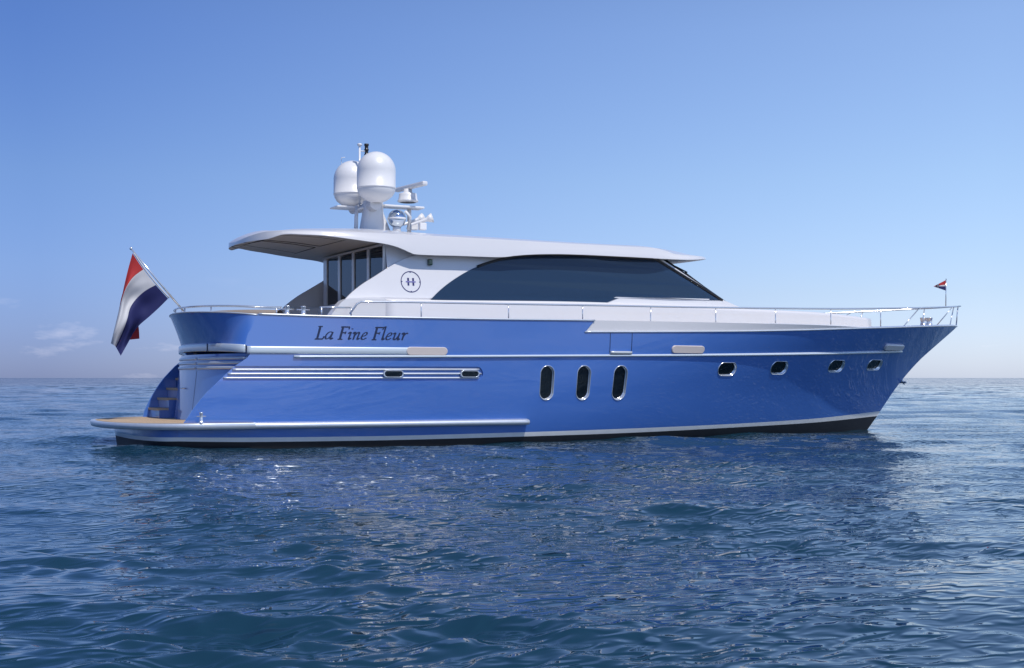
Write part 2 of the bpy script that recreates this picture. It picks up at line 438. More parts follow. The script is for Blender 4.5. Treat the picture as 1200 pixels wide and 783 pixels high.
# rub rail
z_rub = trace([(344, 418), (450, 417.8), (560, 417.6), (640, 417.2), (760, 416.6), (860, 415.7), (960, 414.2), (1056, 411.8)], s=True)
mb = MB(); moulding(mb, on(344, 418, hb).x, on(1056, 412, hb).x, z_rub, half_round(.055, .045), 120); mb.build('rub_rail', M_BAND, yacht)
# pearl band, side part
ZB0, ZB1 = 1.825, 1.975
z_band = lambda X: .5*(ZB0+ZB1)
XB1 = on(524, 411, hb).x
mb = MB(); hh = (ZB1-ZB0)/2
moulding(mb, -9.33, XB1-.35, z_band, [(-.01, -hh), (.018, -hh+.008), (.026, -hh+.03), (.026, hh-.03), (.018, hh-.008), (-.01, hh)], 40)
mb.build('stern_band', M_BAND, yacht)
def pad(name, X0, X1, zc, h, m, off=.03, parent=yacht, drop=0):
    mb = MB(); W = X1-X0; sh = stadium(W, h); c = Vector((.5*(X0+X1), 0, zc))
    a = [hp(c.x+x, c.z+y, -.01) for x, y in sh]; b = [hp(c.x+x, c.z+y, off-.006) for x, y in sh]
    d = [hp(c.x+x*(1-.02/W), c.z+y*.9, off) for x, y in sh]; n = len(sh)
    mb.grid([a, b, d], closed=True); k = len(mb.v); mb.v += [tuple(q) for q in d]
    # flat front in strips so that it follows the curved skin
    half = n//2; idx = [k+(i % n) for i in range(n)]
    top = [i for i in range(0, half)]; 
    for i in range(half-1):
        j = n-1-i
        mb.f.append((idx[i], idx[i+1], idx[j-1], idx[j])); mb.sm.append(True)
    o = mb.build(name, m, parent)
    bm = bmesh.new(); bm.from_mesh(o.data); bmesh.ops.recalc_face_normals(bm, faces=bm.faces[:]); bm.to_mesh(o.data); bm.free()
    return o
X0_ = on(476, 411, hb).x
pad('courtesy_light', X0_, XB1, 1.9, .165, M_BEIGE, .034)
a_, b_ = on(787, 409.5, hb), on(825, 409.5, hb)
pad('courtesy_light', a_.x, b_.x, .5*(a_.z+b_.z), .165, M_BEIGE, .03)
# fairlead cover near the bow
a_, b_ = on(1036, 407, hb), on(1058, 406, hb)
pad('bow_fairlead', a_.x, b_.x, .5*(a_.z+b_.z), .13, M_WHITE, .06)
# chrome mouldings in the recess
for k, py in enumerate((433, 438, 443)):
    zf = trace([(262, py), (400, py), (566, py+.1)], s=False)
    mb = MB(); moulding(mb, xaft_s(zf(GX0))+.03, GX1-.03-(.05 if k != 1 else 0), zf, [(o_-.035, u_) for o_, u_ in half_round(.038, .033)], 70)
    mb.build('chrome_moulding', M_RIM, yacht)

# windows
def porthole(name, c, w_, h_, deep=.075, flange=.020):
    sh = stadium(w_, h_); L_ = lambda off, g: skin_loop(c, sh, off, g)
    mb = MB(); mb.grid([L_(.0, flange), L_(.012, flange-.006), L_(.014, flange*.5), L_(.008, .0), L_(-.004, -.008), L_(-deep, -.012), L_(-deep, -.03)], closed=True, flip=True)
    fr = mb.build(name, M_CHROME, yacht)
    g = skin_loop(c, sh, -deep+.008, -.010); n = len(g)
    bm_ = MB(); idx = list(range(n)); bm_.v = [tuple(q) for q in g]
    for i in range(n//2-1): bm_.f.append((idx[i], idx[i+1], idx[n-2-i], idx[n-1-i])); bm_.sm.append(True)
    o = bm_.build('pane', M_PORT, fr)
    bk = MB(); cc = hp(c.x, c.z, -.45)
    bk.grid([skin_loop(c, sh, -deep, .0), skin_loop(c, sh, -.45, .12)], closed=True, sm=False)
    b0 = len(bk.v)-n; bk.f.append(tuple(range(b0, b0+n))); bk.sm.append(False)
    bk.build('reveal', M_WOOD, fr)
    return fr
for c, w_, h_ in TALL: porthole('tall_porthole', c, w_, h_)
for c, w_, h_ in ROUND: porthole('porthole', c, w_, h_, .065, .016)
# small oval openings on the mouldings
for px in (461, 550.5):
    c = on(px, 438.2, hb); sh = stadium(.40, .125)
    mb = MB(); mb.grid([skin_loop(c, sh, -.02, .012), skin_loop(c, sh, .026, .012), skin_loop(c, sh, .03, 0), skin_loop(c, sh, .026, -.016), skin_loop(c, sh, -.012, -.018)], closed=True)
    fr = mb.build('oval_vent', M_CHROME, yacht)
    g = skin_loop(c, sh, .018, -.014); n = len(g); b2 = MB(); b2.v = [tuple(q) for q in g]
    for i in range(n//2-1): b2.f.append((i, i+1, n-2-i, n-1-i)); b2.sm.append(True)
    b2.build('pane', M_PORT, fr)
# boarding gate lines and tread
for px in (715, 740.5):
    mb = MB(); q = on(px, 400, hb)
    mb.grid([[hp(q.x+dx, z_low(q.x)-.02-s_*.42, .003) for dx in (-.008, .008)] for s_ in np.linspace(0, 1, 6)])
    mb.build('gate_seam', M_LET, yacht)
a_, b_ = on(714.5, 413.2, hb), on(739.5, 413.2, hb)
mb = MB(); zz = .5*(a_.z+b_.z); moulding(mb, a_.x, b_.x, lambda X: zz, [(-.01, -.03), (.045, -.03), (.05, .0), (.045, .03), (-.01, .03)], 6); mb.build('gate_tread', M_CAP, yacht)

# --- stern: lower hull skirt, platform, fender shelf
def skirt_plan(X0, b, L_, n=2.6, m=40):
    o = []
    for i in range(m+1):
        a = math.pi*i/m; c_, s_ = math.cos(a), math.sin(a)
        o.append((X0-L_*abs(s_)**(2/n), -b*math.copysign(abs(c_)**(2/n), c_)))
    return o
rows = []; zs = [(-.9, .5), (-.55, .2), (-.2, .07), (z_bbot(-10.6), .02), (z_btop(-10.6), 0), (.30, 0), (.42, 0)]
for z, sh_ in zs:
    rows.append([Vector((x, y, z)) for x, y in skirt_plan(-10.58, hb(-10.58, z)-.001, .62-sh_)])
mb = MB(); mb.grid(rows, flip=True); mc = len(rows[0])-1
mk('stern_skirt', mb.v, mb.f, [M_HULL2, M_BOOT, M_ANTI], yacht, fm=[2]*(3*mc)+[1]*mc+[0]*(2*mc))
# swim platform
PZ0, PZ1 = .385, .505
def plat(z, g, X0=-9.0, n=2.3):
    pts = []
    for i in range(61):
        a = math.pi*i/60; c_, s_ = math.cos(a), math.sin(a)
        hw = 2.50+g; ln = 1.80+g
        pts.append(Vector((-9.95-ln*abs(s_)**(2/n), -hw*math.copysign(abs(c_)**(2/n), c_), z)))
    return pts
def platx(z, g):
    o = plat(z, g); a = o[0]; b = o[-1]
    return [Vector((-9.2, a.y, z))]+o+[Vector((-9.2, b.y, z))]
mb = MB(); mb.grid([platx(PZ0, -.12), platx(PZ0, -.03), platx(PZ0+.012, .0), platx(PZ1-.012, .012), platx(PZ1, 0), platx(PZ1, -.09)], flip=True)
pl = mb.build('swim_platform', M_RIM, yacht)
o_ = platx(PZ1, -.09); mb = MB(); q = [Vector((v.x, v.y, PZ1+.004)) for v in o_]; n = len(q); mb.v = [tuple(v) for v in q]
for i in range(n//2): mb.f.append((i, i+1, n-2-i, n-1-i)); mb.sm.append(False)
bm = None; mb.build('teak_deck', M_TEAK, pl)
q = [Vector((v.x, v.y, PZ0+.002)) for v in o_]; mb2 = MB(); mb2.v = [tuple(v) for v in q]; mb2.f = [f_[::-1] for f_ in mb.f]; mb2.sm = mb.sm[:]; mb2.build('underside', M_HULL2, pl)
XF = on(620, 494, hb, .1).x
for sd_ in (-1, 1):
    mb = MB(); moulding(mb, -9.9, XF, lambda X: .447, [(-.02, -.058), (.085, -.05), (.125, -.03), (.135, .01), (.125, .045), (.10, .056), (-.02, .058)], 60, side=sd_); mb.build('fender_shelf', M_RIM, yacht)

# transom block and stairs
def tr_x(Y, z): return -9.40-.63*max(0, 1-abs(Y/2.24)**1.9)**(1/1.9)+.115*(z-.5)
YT1 = 1.22
rows = []
for z in np.linspace(.5, 1.83, 12):
    y_e = hb(-9.3, z)-.053; r = [Vector((-9.1, -y_e, z)), Vector((-9.3, -y_e, z))]+[Vector((tr_x(Y, z), Y, z)) for Y in np.linspace(-(y_e-.02), YT1-.1, 50)]
    r += [Vector((tr_x(YT1, z)+.03+.1*0, YT1-.03, z)), Vector((tr_x(YT1, z)+.10, YT1, z)), Vector((-8.8, YT1, z))]
    rows.append(r)
mb = MB(); mb.grid(rows); tr = mb.build('transom', M_HULL, yacht)
for z in (1.20+.36, 1.20+.455, 1.20+.545):
    for (y0, y1) in ((YT1-.02, -.62), (-.72, -(hb(-9.4, z)-.058))):
        mb = MB(); R = []
        for Y in np.linspace(y0, y1, 30):
            x = tr_x(Y, z); R.append([Vector((x+.01, Y, z-.03)), Vector((x-.022, Y, z-.027)), Vector((x-.034, Y, z)), Vector((x-.022, Y, z+.027)), Vector((x+.01, Y, z+.03))])
        b0 = len(mb.v); mb.grid(R, closed=True); mb.f += [tuple(range(b0, b0+5))[::-1], tuple(range(b0+145, b0+150))]; mb.sm += [False]*2
        mb.build('chrome_moulding', M_RIM, tr)
# dark recess behind mouldings, locker lines, handle
mb = MB(); mb.grid([[Vector((tr_x(Y, z)-.006, Y, z)) for Y in np.linspace(YT1-.01, -(hb(-9.4, 1.65)-.06), 30)] for z in (1.515, 1.79)], flip=True); mb.build('moulding_recess', M_HULL2, tr)
mb = MB(); mb.grid([[Vector((tr_x(Y, z)-.004, Y, z)) for Y in (-.665, -.68)] for z in (.52, 1.5)]); mb.build('door_seam', M_LET, tr)
mb = MB(); z = 1.15; mb.tube([(tr_x(.2, z), .2, z), (tr_x(.2, z)-.05, .2, z), (tr_x(-.05, z)-.05, -.05, z), (tr_x(-.05, z), -.05, z)], .012); mb.build('handle', M_CHROME, tr)
mb = MB(); Y0, Y1 = YT1, 2.26
for k in range(6):
    zt_ = .70+.215*k; xf = -10.22+.2*k
    v = [Vector((xf, Y0, .5)), Vector((xf, Y1, .5)), Vector((xf, Y1, zt_-.025)), Vector((xf, Y0, zt_-.025)), Vector((-8.6, Y1, zt_-.025)), Vector((-8.6, Y0, zt_-.025))]
    mb.add(v, [(0, 3, 2, 1), (3, 5, 4, 2)], False)
prof = [(-10.22, .5)]
for k in range(6): prof += [(-10.22+.2*k, .675+.215*k), (-10.02+.2*k, .675+.215*k)]
prof.append((prof[-1][0], .5))
n = len(prof); b0 = len(mb.v); mb.v += [(x, Y0+.004, z) for x, z in prof]; mb.f.append(tuple(b0+i for i in range(n))); mb.sm.append(False)
st_ = mb.build('boarding_stairs', M_HULL2, yacht)
for k in range(6):
    zt_ = .70+.215*k; xf = -10.22+.2*k
    MB().box((xf+.12, (Y0+Y1)/2, zt_-.008), (.30, Y1-Y0-.03, .05), bev=.008).build('stair_tread', M_TEAK, st_)

# upper stern bulwark wrapping round the cockpit
def plan(X0, b, Xa, m=64, n=2.5):
    return skirt_plan(X0, b, X0-Xa, n, m)
def lift(x): return .10*max(0, -9.15-x)
rows = []
for s_ in np.linspace(0, 1, 11):
    z = ZB1+(2.575-ZB1)*s_; X0 = -9.36+.24*s_
    rows.append([Vector((x, y*(1-.07*(1-s_)*min(1, (X0-x)/.35)), z+lift(x))) for x, y in plan(X0, hb(X0, z), -9.84-.33*s_, 80, 1.85)])
mb = MB(); mb.grid(rows, flip=True)
mb.build('stern_bulwark', M_HULL, yacht)
tp = rows[-1]
MB().grid([tp, [Vector((v.x*.994, v.y*.97, v.z+.004)) for v in tp], [Vector((v.x*.993+.02, v.y*.965, v.z-.02)) for v in tp], [Vector((v.x+.40, v.y*.90, v.z-.5)) for v in tp]], sm=False, flip=True).build('stern_bulwark_lining', M_WHITE, yacht)
MB().tube([Vector((v.x, v.y, v.z)) for v in tp], .015, 6).build('stern_cap', M_RIM, yacht)
rows = []
for z, g in ((ZB0-.004, -.07), (ZB0, -.012), (ZB0+.012, -.004), (ZB1-.012, -.004), (ZB1, -.012), (ZB1+.001, -.07)):
    rows.append([Vector((x, y, z+lift(x))) for x, y in plan(-9.36, hb(-9.36, z)+g+.012, -9.88-g, 80, 1.9)])
mb = MB(); mb.grid(rows, flip=True); sb = mb.build('stern_band', M_BAND, yacht)
q = rows[1]; n = len(q); mb = MB(); mb.v = [(v.x, v.y, v.z+.003) for v in q]
for i in range(n//2): mb.f.append((i, i+1, n-2-i, n-1-i)); mb.sm.append(False)
mb.build('band_underside', M_HULL2, sb)
r0 = min(rows[2], key=lambda v: abs(v.y+1.2)); MB().box((r0.x, r0.y, r0.z+.062), (.03, .014, .15), rz=.4).build('band_seam', M_LET, sb)
MB().box((-9.345, -hb(-9.34, 1.9)-.018, 1.9), (.014, .02, .168)).build('band_seam', M_LET, sb)

# decks
def deck(name, X0, X1, z, m, g=.05, n=40):
    A = [Vector((X, -(hb(X, z)-g), z)) for X in np.linspace(X0, X1, n)]; B = [Vector((v.x, -v.y, z)) for v in A]
    MB().grid([A, B]).build(name, m, yacht)
deck('cockpit_deck', -9.4, -6.3, 1.99, M_TEAK, .3)
rowsA = []; rowsB = []
for X in np.linspace(-6.3, xstem(2.7)-.15, 60):
    z = z_low(X)-.06; b = hb(X, z)-.05; rowsA.append(Vector((X, -b, z))); rowsB.append(Vector((X, b, z)))
MB().grid([rowsA, rowsB]).build('foredeck', M_TEAK, yacht)

# --- wheelhouse
def wy(X, z): return 2.14-.17*(z-2.9)-(0.0 if X < -1 else .012*(X+1)**2)
def W(px, py): q = on(px, py, wy); return (q.x, q.z)
def panel(name, loops, m, th=.05, off=0., side=-1, parent=yacht, f=wy):
    """thin shell following the house side; loops = outer, then holes, in (X, z)"""
    L3 = [[Vector((x, z, 0)) for x, z in l] for l in loops]
    tri = tessellate_polygon(L3); flat = [p for l in L3 for p in l]
    A = [Vector((p.x, side*(f(p.x, p.y)+off), p.y)) for p in flat]; B = [Vector((p.x, side*(f(p.x, p.y)+off-th), p.y)) for p in flat]
    n = len(flat); v = A+B; fc = [tuple(t) for t in tri]+[tuple(i+n for i in t[::-1]) for t in tri]; s0 = 0
    for l in loops:
        k = len(l)
        for i in range(k): a, b = s0+i, s0+(i+1) % k; fc.append((a, b, b+n, a+n))
        s0 += k
    o = mk(name, v, fc, m, parent, smooth=False)
    bm = bmesh.new(); bm.from_mesh(o.data); bmesh.ops.recalc_face_normals(bm, faces=bm.faces[:]); bm.to_mesh(o.data); bm.free()
    return o
def sm2(pts, n=5): return [(v.x, v.y) for v in smooth_line([Vector((a, b, 0)) for a, b in pts], n)]
arc_px = sm2([(392, 366), (399, 357.5), (410, 345), (424, 333.5), (439, 324), (453, 315), (467.5, 306.5), (480, 301.3), (493, 297), (520, 292)], 4)
outer = [W(a, b) for a, b in arc_px]
zr = 4.12
outer += [(outer[-1][0]+.3, zr)]+[(x, zr) for x in np.linspace(-4.2, W(768, 303)[0]-.05, 8)]
fr_t, fr_b = W(771, 301), W(850, 353)
outer += [(fr_t[0], zr), fr_b, (fr_b[0]+.25, 2.9), (fr_b[0]+.25, 2.5)]+[(x, 2.5) for x in np.linspace(1.5, -6.5, 9)]
win_px = sm2([(504.5, 351.2), (515, 340.5), (527.5, 330.5), (543, 320.5), (559, 312.5), (575, 307), (591, 303), (610, 300), (632, 298.6), (660, 298.6), (700, 300), (735, 301.8), (768, 303.8)], 3)
win = [W(a, b) for a, b in win_px]+[W(a, b) for a, b in ((790, 317), (820, 335.5), (846, 352), (785, 350.5), (724, 349.5), (708, 355.5), (600, 353.5))]
cx_ = sum(p[0] for p in win)/len(win); cz_ = sum(p[1] for p in win)/len(win)
hole = [(cx_+(x-cx_)*.985, cz_+(z-cz_)*.95) for x, z in win]
for sd_ in (-1, 1):
    panel('wheelhouse_side', [outer, hole], M_WHITE, side=sd_)
    g_ = panel('saloon_window', [win], M_GLASS, th=.012, off=.014, side=sd_)
    # black border along the arc and windscreen edge
    mb = MB(); ln = [Vector((x, sd_*(wy(x, z)+.02), z)) for x, z in win[len(win_px)//2-6:len(win_px)+3]]
    mb.tube(ln, .03, 6); mb.build('window_trim', M_DARK, g_)
# windscreen between the side walls
n = 14; T, B_ = [], []
for i in range(n+1):
    s_ = -1+2*i/n; T.append(Vector((fr_t[0]+.02+.85*(1-s_*s_), s_*(wy(*fr_t)-.0), 4.14)))
    B_.append(Vector((fr_b[0]+.85*(1-s_*s_), s_*(wy(*fr_b)), fr_b[1]-.02)))
MB().grid([B_, T]).build('windscreen', M_GLASS, yacht)
for s_ in (1, n-1, n//2):
    MB().tube([B_[s_], T[s_]], .03, 6).build('windscreen_post', M_DARK, yacht)
ws = T[2]+(B_[2]-T[2])*.35
wiper = MB().tube([ws+Vector((.03, 0, .05)), B_[2]+Vector((.04, .1, .05))], .014, 6).tube([ws+Vector((.03, -.1, .04)), ws+Vector((-.15, .15, .2))], .018, 6)
wiper.build('wiper', M_DARK, yacht)
# riser in front of / below the window
rz = [W(a, b) for a, b in ((706, 357), (725, 349.6), (786, 350.6), (850, 353), (869, 361.5), (868, 365), (706, 362))]
for sd_ in (-1, 1): panel('window_riser', [rz], M_WHITE, th=.12, off=.03, side=sd_)

# coaming / trunk
_cw = sfn([(-9, 2.26), (1.2, 2.26), (3.0, 2.12), (5.0, 1.78), (6.6, 1.42), (7.6, 1.12)])
def cwf(X, z): return _cw(X)
z_cm = trace([(406, 350), (420, 349.6), (500, 351.2), (700, 354), (868, 361.5), (947, 365), (1000, 370), (1021, 373)], cwf)
XC0 = on(406, 350, cwf).x; XC1 = on(1021, 375, cwf).x
def coaming(name, X0, X1, inner, n=50, side=-1, aft_px=None):
    R = []
    for X in np.linspace(X0, X1, n):
        c = _cw(X); zt_ = z_cm(X); pts = [(c+.03, 2.1), (c, zt_-.075), (c-.012, zt_-.03), (c-.035, zt_-.008), (c-.07, zt_)]
        if inner: pts += [(c-.3, zt_+.004), (c-.31, 2.0)]
        else: pts += [(c*.5, zt_+.04), (0, zt_+.05)]
        R.append([Vector((X, side*y, z)) for y, z in pts])
    mb = MB(); mb.grid(R, flip=side < 0); k = len(R[0])
    mb.f += [tuple(range(k)), tuple(range((n-1)*k, n*k))[::-1]]; mb.sm += [False]*2
    return mb.build(name, M_WHITE, yacht)
for sd_ in (-1, 1):
    coaming('coaming', -6.45, XC1, False, 60, sd_)
    # rounded aft end of the coaming, sloping down to the bulwark cap
    o_px = [(388, 369.5), (391, 365.5), (397, 357.8), (402, 352.6), (407, 350.1), (414, 349.4), (430, 349.6), (500, 351.2)]
    ol = sm2([((lambda q: (q.x, q.z))(on(a, b, cwf))) [:] for a, b in o_px], 4)
    ol = [p for p in ol if p[0] < -6.45]+[(-6.44, z_cm(-6.44)), (-6.44, 2.1), (ol[0][0], 2.1)]
    panel('coaming_end', [ol], M_WHITE, th=.28, off=0, side=sd_, f=cwf)
MB().box((XC1+.10, 0, z_cm(XC1)-.14), (.2, 1.9, .26), bev=.05).build('sunpad_cushion', M_CUSH, yacht)

# aft bulkhead with glass doors
XBK = -6.32
def by(px): return PX(px, 330, XBK).y
zt_b = 4.12
mb = MB(); edges = [(384.5, 397.6), (400, 414), (416.3, 431.6), (434, 450)]
ys = [(by(a), by(b)) for a, b in edges]
def slab(mb, y0, y1, z0, z1, th=.07): mb.box((XBK, (y0+y1)/2, (z0+z1)/2), (th, abs(y1-y0), z1-z0))
slab(mb, ys[0][0], 1.86, 1.99, zt_b); slab(mb, -1.87, ys[3][1], 1.99, zt_b)
for i in range(3): slab(mb, ys[i][1], ys[i+1][0], 2.05, zt_b-.05)
slab(mb, ys[0][0]+.001, ys[3][1]-.001, 1.99, 2.05, .068); slab(mb, ys[0][0]+.001, ys[3][1]-.001, zt_b-.05, zt_b, .068)
bk = mb.build('aft_bulkhead', M_WHITE, yacht)
for (a, b) in ys:
    MB().box((XBK, (a+b)/2, (2.05+zt_b-.05)/2), (.02, abs(a-b)-.002, zt_b-.1-2.05-.002)).build('door_pane', M_DOOR, bk)
# white cheek between bulkhead and arch panel
for sd_ in (-1, 1):
    MB().grid([[Vector((XBK+.02+.9*s_, sd_*(wy(-6, z)-.07), z)) for s_ in np.linspace(0, 1, 8)] for z in (1.99, 4.1)]).build('corner_cheek', M_WHITE, yacht)

# interior
inn = MB().box((-2.3, 0, 2.15), (8.1, 3.9, .04)); inn.build('saloon_floor', M_WOOD, yacht)
MB().box((-4.6, .9, 2.6), (1.6, .8, .8), bev=.08).box((-4.6, 1.35, 2.95), (1.6, .2, .7), bev=.06).build('saloon_sofa', M_LEATHER, yacht)
for yy in (-.7, .5):
    MB().box((-.9, yy, 2.65), (.55, .6, .25), bev=.06).box((-1.2, yy, 3.05), (.16, .56, .85), ry=-.12, bev=.06).box((-.9, yy, 2.4), (.15, .15, .5)).build('helm_seat', M_LEATHER, yacht)
MB().box((.5, 0, 2.75), (.8, 3.2, 1.0), bev=.06).build('helm_console', M_DARK, yacht)
MB().box((-2.9, -1.2, 2.75), (1.3, .6, .9), bev=.03).build('galley_counter', M_WOOD, yacht)

# --- roof
XR0 = P(271, 285, .3).x; XR1 = P(823.5, 306, -.25).x-.14
WR = 2.2
def rw(X):
    if X < XR0+2.3: t = max(0, (XR0+2.3-X)/2.3); return WR*max(0, 1-t**2.5)**(1/2.5)
    if X > -.4: t = (X+.4)/(XR1+.4); return WR*max(0, 1-t**2.2)**(1/2.0)
    return WR
rwf = lambda X, z: rw(X)
def tz(pts, Y, fixed=False):
    o = []
    for a, b in pts:
        if fixed: q = P(a, b, -Y)
        else:
            y = -Y
            for _ in range(60): q = P(a, b, y); y = .8*y+.2*(-max(rw(q.x)-(WR-Y), .05))
        o.append((q.x, q.z))
    return o
zl_f = sfn([(XR0, 4.13), (XR0+.25, 4.14)]+tz([(335, 274.5), (355, 275), (380, 276.3), (405, 279.3), (430, 282.8), (450, 285.6), (462, 288.4), (472, 291.8), (480, 295.8), (487, 298.2), (500, 298.9), (540, 300), (575, 301.3), (590, 301.4), (602, 300.0), (616, 298.8), (635, 298.0), (665, 298.1), (700, 299.4), (774, 303.2), (800, 304.4)], WR)+[(XR1, P(823.5, 306, -.25).z)])
zc_f = sfn([(XR0, 4.19), (XR0+.05, 4.235), (XR0+.3, 4.30)]+tz([(345, 270), (400, 271.5), (480, 275.2), (560, 279.3), (680, 286), (762, 290.2), (779, 293.6), (792, 298.0)], WR-.06)+[(XR1, P(823.5, 306, -.25).z+.012)])
zt_f = sfn([(XR0, 4.195), (XR0+.05, 4.27), (XR0+.16, 4.34), (XR0+.38, 4.41)]+tz([(310, 270.3), (345, 267), (430, 266.8), (480, 271.2), (560, 276.4), (680, 284.5), (765, 288.0), (780, 291.8), (795, 296.4)], .75, True)+[(XR1, P(823.5, 306, -.25).z+.016)])
t_ = np.linspace(0, math.pi, 90); xs = [XR0+(XR1-XR0)*(1-math.cos(a))/2 for a in t_]
xs = sorted(set(xs+list(np.linspace(XR0+.3, XR1-.3, 50))))
XS_A = XBK+.0
R = []
for X in xs:
    w_ = max(rw(X), .02); zl, zc, zt = zl_f(X), zc_f(X), zt_f(X); q = w_/WR
    zc = max(zc, zl+.012); zt = max(zt, zc+.005)
    # soffit height: level with the lip aft, hidden above the walls amidships
    zs_ = min(zl+.02, 4.14) if X < XBK-.2 else 4.13
    if X > .1: zs_ = zl+.0
    if X < XBK-.2: zs_ = zl+.015
    ins = .05*q
    pr = [(w_, zl), (w_+.0, zl+.012), (w_-ins*.5, zl+(zc-zl)*.5), (w_-ins*.93, zc-.02*q), (w_-ins, zc), (w_-ins-.05*q, zc+.014*q)]
    for s_ in (.75, .5, .25, 0): yy = (w_-ins)*s_; pr.append((yy, zc+.012*q+(zt-zc-.012*q)*(1-s_*s_)))
    half = pr
    low = [(0, zs_+.03*q), (w_*.5, zs_+.025*q), (w_*.74, zs_+.02*q), (w_*.9, zs_+.01*q), (w_-.045*q, zl+.002)]
    sec = [(-y, z) for y, z in half]+[(y, z) for y, z in half[::-1][1:]]+[(y, z) for y, z in low[::-1]]+[(-y, z) for y, z in low[1:]]
    R.append([Vector((X, y, z)) for y, z in sec])
mb = MB(); mb.grid(R, closed=True); k = len(R[0]); mb.f += [tuple(range(k)), tuple(range((len(R)-1)*k, len(R)*k))[::-1]]; mb.sm += [False]*2
nlow = 2*5-1; ntop = k-nlow
fm = []
for i in range(len(R)-1):
    for j in range(k): fm.append(1 if ntop <= j < k-1 else 0)
fm += [0, 0]
roof = mk('roof', mb.v, mb.f, [M_WHITE, M_GREY], yacht, fm=fm, fsmooth=mb.sm)
bm = bmesh.new(); bm.from_mesh(roof.data); bmesh.ops.recalc_face_normals(bm, faces=bm.faces[:]); bm.to_mesh(roof.data); bm.free()
roof.data.set_sharp_from_angle(angle=math.radians(28))
# dark reveal line round the soffit panels
for sd_ in (1, -1):
    lp = [(-7.10, -1.72), (-8.2, -1.62), (-8.62, -1.30), (-8.86, -.85), (-8.82, -.30), (-8.55, -.10), (-7.12, -.16), (-7.10, -1.72)]
    pts = []
    for (x0, y0), (x1, y1) in zip(lp, lp[1:]):
        for k in range(6): x_ = x0+(x1-x0)*k/6; pts.append((x_, -min(-(y0+(y1-y0)*k/6), .70*rw(x_))))
    pts.append(lp[-1])
    MB().tube([(x, -sd_*y, zl_f(x)+.015+.026*rw(x)/WR) for x, y in pts], .011, 6).build('soffit_groove', M_TRIM, roof)

# --- emblem and navigation light
ec = on(481.3, 330.3, wy)
def ring(c, r, w_, off, m, parent):
    A = [];B = []
    for k in range(48):
        a = 2*math.pi*k/48
        for L_, rr in ((A, r+w_/2), (B, r-w_/2)):
            x, z = c.x+rr*math.cos(a), c.z+rr*math.sin(a); L_.append(Vector((x, -(wy(x, z)+off), z)))
    return MB().grid([A, B], closed=True).build('emblem', m, parent)
em = ring(ec, .213, .018, .004, M_LOGO, yacht)
def ep(mb, x0, z0, x1, z1, off):
    c_ = [(x0, z0), (x1, z0), (x1, z1), (x0, z1)]
    mb.add([Vector((ec.x+x, -(wy(ec.x+x, ec.z+z)+off), ec.z+z)) for x, z in c_], [(0, 1, 2, 3)], False)
hx = [(-.075, -.08), (-.035, -.08), (-.035, -.012), (.035, -.012), (.035, -.08), (.075, -.08), (.075, .08), (.035, .08), (.035, .012), (-.035, .012), (-.035, .08), (-.075, .08)]
mb = MB(); mb.v = [(ec.x+x, -(wy(ec.x+x, ec.z+z)+.004), ec.z+z) for x, z in hx]; mb.f = [(0, 1, 2, 9, 10, 11), (2, 3, 8, 9), (3, 4, 5, 6, 7, 8)]; mb.sm = [False]*3
mb.build('emblem_letter', M_LOGO, em)
for a in range(4):
    x, z = .2*math.cos(a*math.pi/2), .2*math.sin(a*math.pi/2); mb = MB(); ep(mb, x-.014, z-.01, x+.014, z+.01, .0055); mb.build('emblem_mark', M_LOGO, em)
mb = MB(); ep(mb, -.11, -.013, .11, .013, .0052); mb.build('emblem_bar', M_LOGO2, em)
nl = on(504.3, 307.3, wy, .05)
MB().box(nl+Vector((0, .03, 0)), (.09, .12, .13), bev=.02).build('navigation_light', M_GREEN, yacht)

# --- name on the hull
G = {
 'L': (.66, [[(.22, 1), (.2, .02), .13], [(.08, .985), (.38, .985), .045], [(.04, .02), (.58, .025), .055], [(.55, .03), (.6, .12), (.62, .24), .05]]),
 'a': (.60, [[(.46, .56), (.28, .57), (.12, .42), (.07, .2), (.13, .05), (.25, .06), (.38, .22), (.44, .4), .075], [(.49, .58), (.44, .25), (.43, .08), (.49, .03), (.59, .12), .095]]),
 'F': (.66, [[(.24, 1), (.22, .0), .13], [(.06, .02), (.4, .02), .045], [(.1, .975), (.70, .975), .055], [(.68, .98), (.68, .88), (.66, .8), .045], [(.24, .53), (.5, .53), .05], [(.51, .63), (.49, .42), .04]]),
 'i': (.33, [[(.03, .46), (.14, .57), (.19, .5), (.16, .15), (.19, .03), (.31, .13), .09], [(.235, .80), (.245, .87), .105]]),
 'n': (.60, [[(.02, .47), (.12, .57), (.17, .5), (.14, .0), .095], [(.16, .28), (.27, .48), (.38, .57), (.45, .5), (.41, .15), (.45, .03), (.56, .13), .085]]),
 'e': (.49, [[(.10, .27), (.25, .31), (.38, .42), (.38, .54), (.27, .57), (.13, .42), (.07, .2), (.13, .05), (.26, .04), (.42, .16), .07]]),
 'l': (.31, [[(.04, .98), (.15, 1.03), (.16, .9), (.14, .15), (.18, .03), (.29, .12), .095]]),
 'u': (.60, [[(.02, .47), (.12, .57), (.16, .48), (.12, .15), (.18, .04), (.3, .12), (.42, .34), .085], [(.46, .58), (.42, .2), (.45, .03), (.57, .13), .095]]),
 'r': (.42, [[(.02, .47), (.12, .57), (.17, .5), (.14, .0), .095], [(.16, .28), (.26, .48), (.36, .57), (.44, .52), .08]]),
}
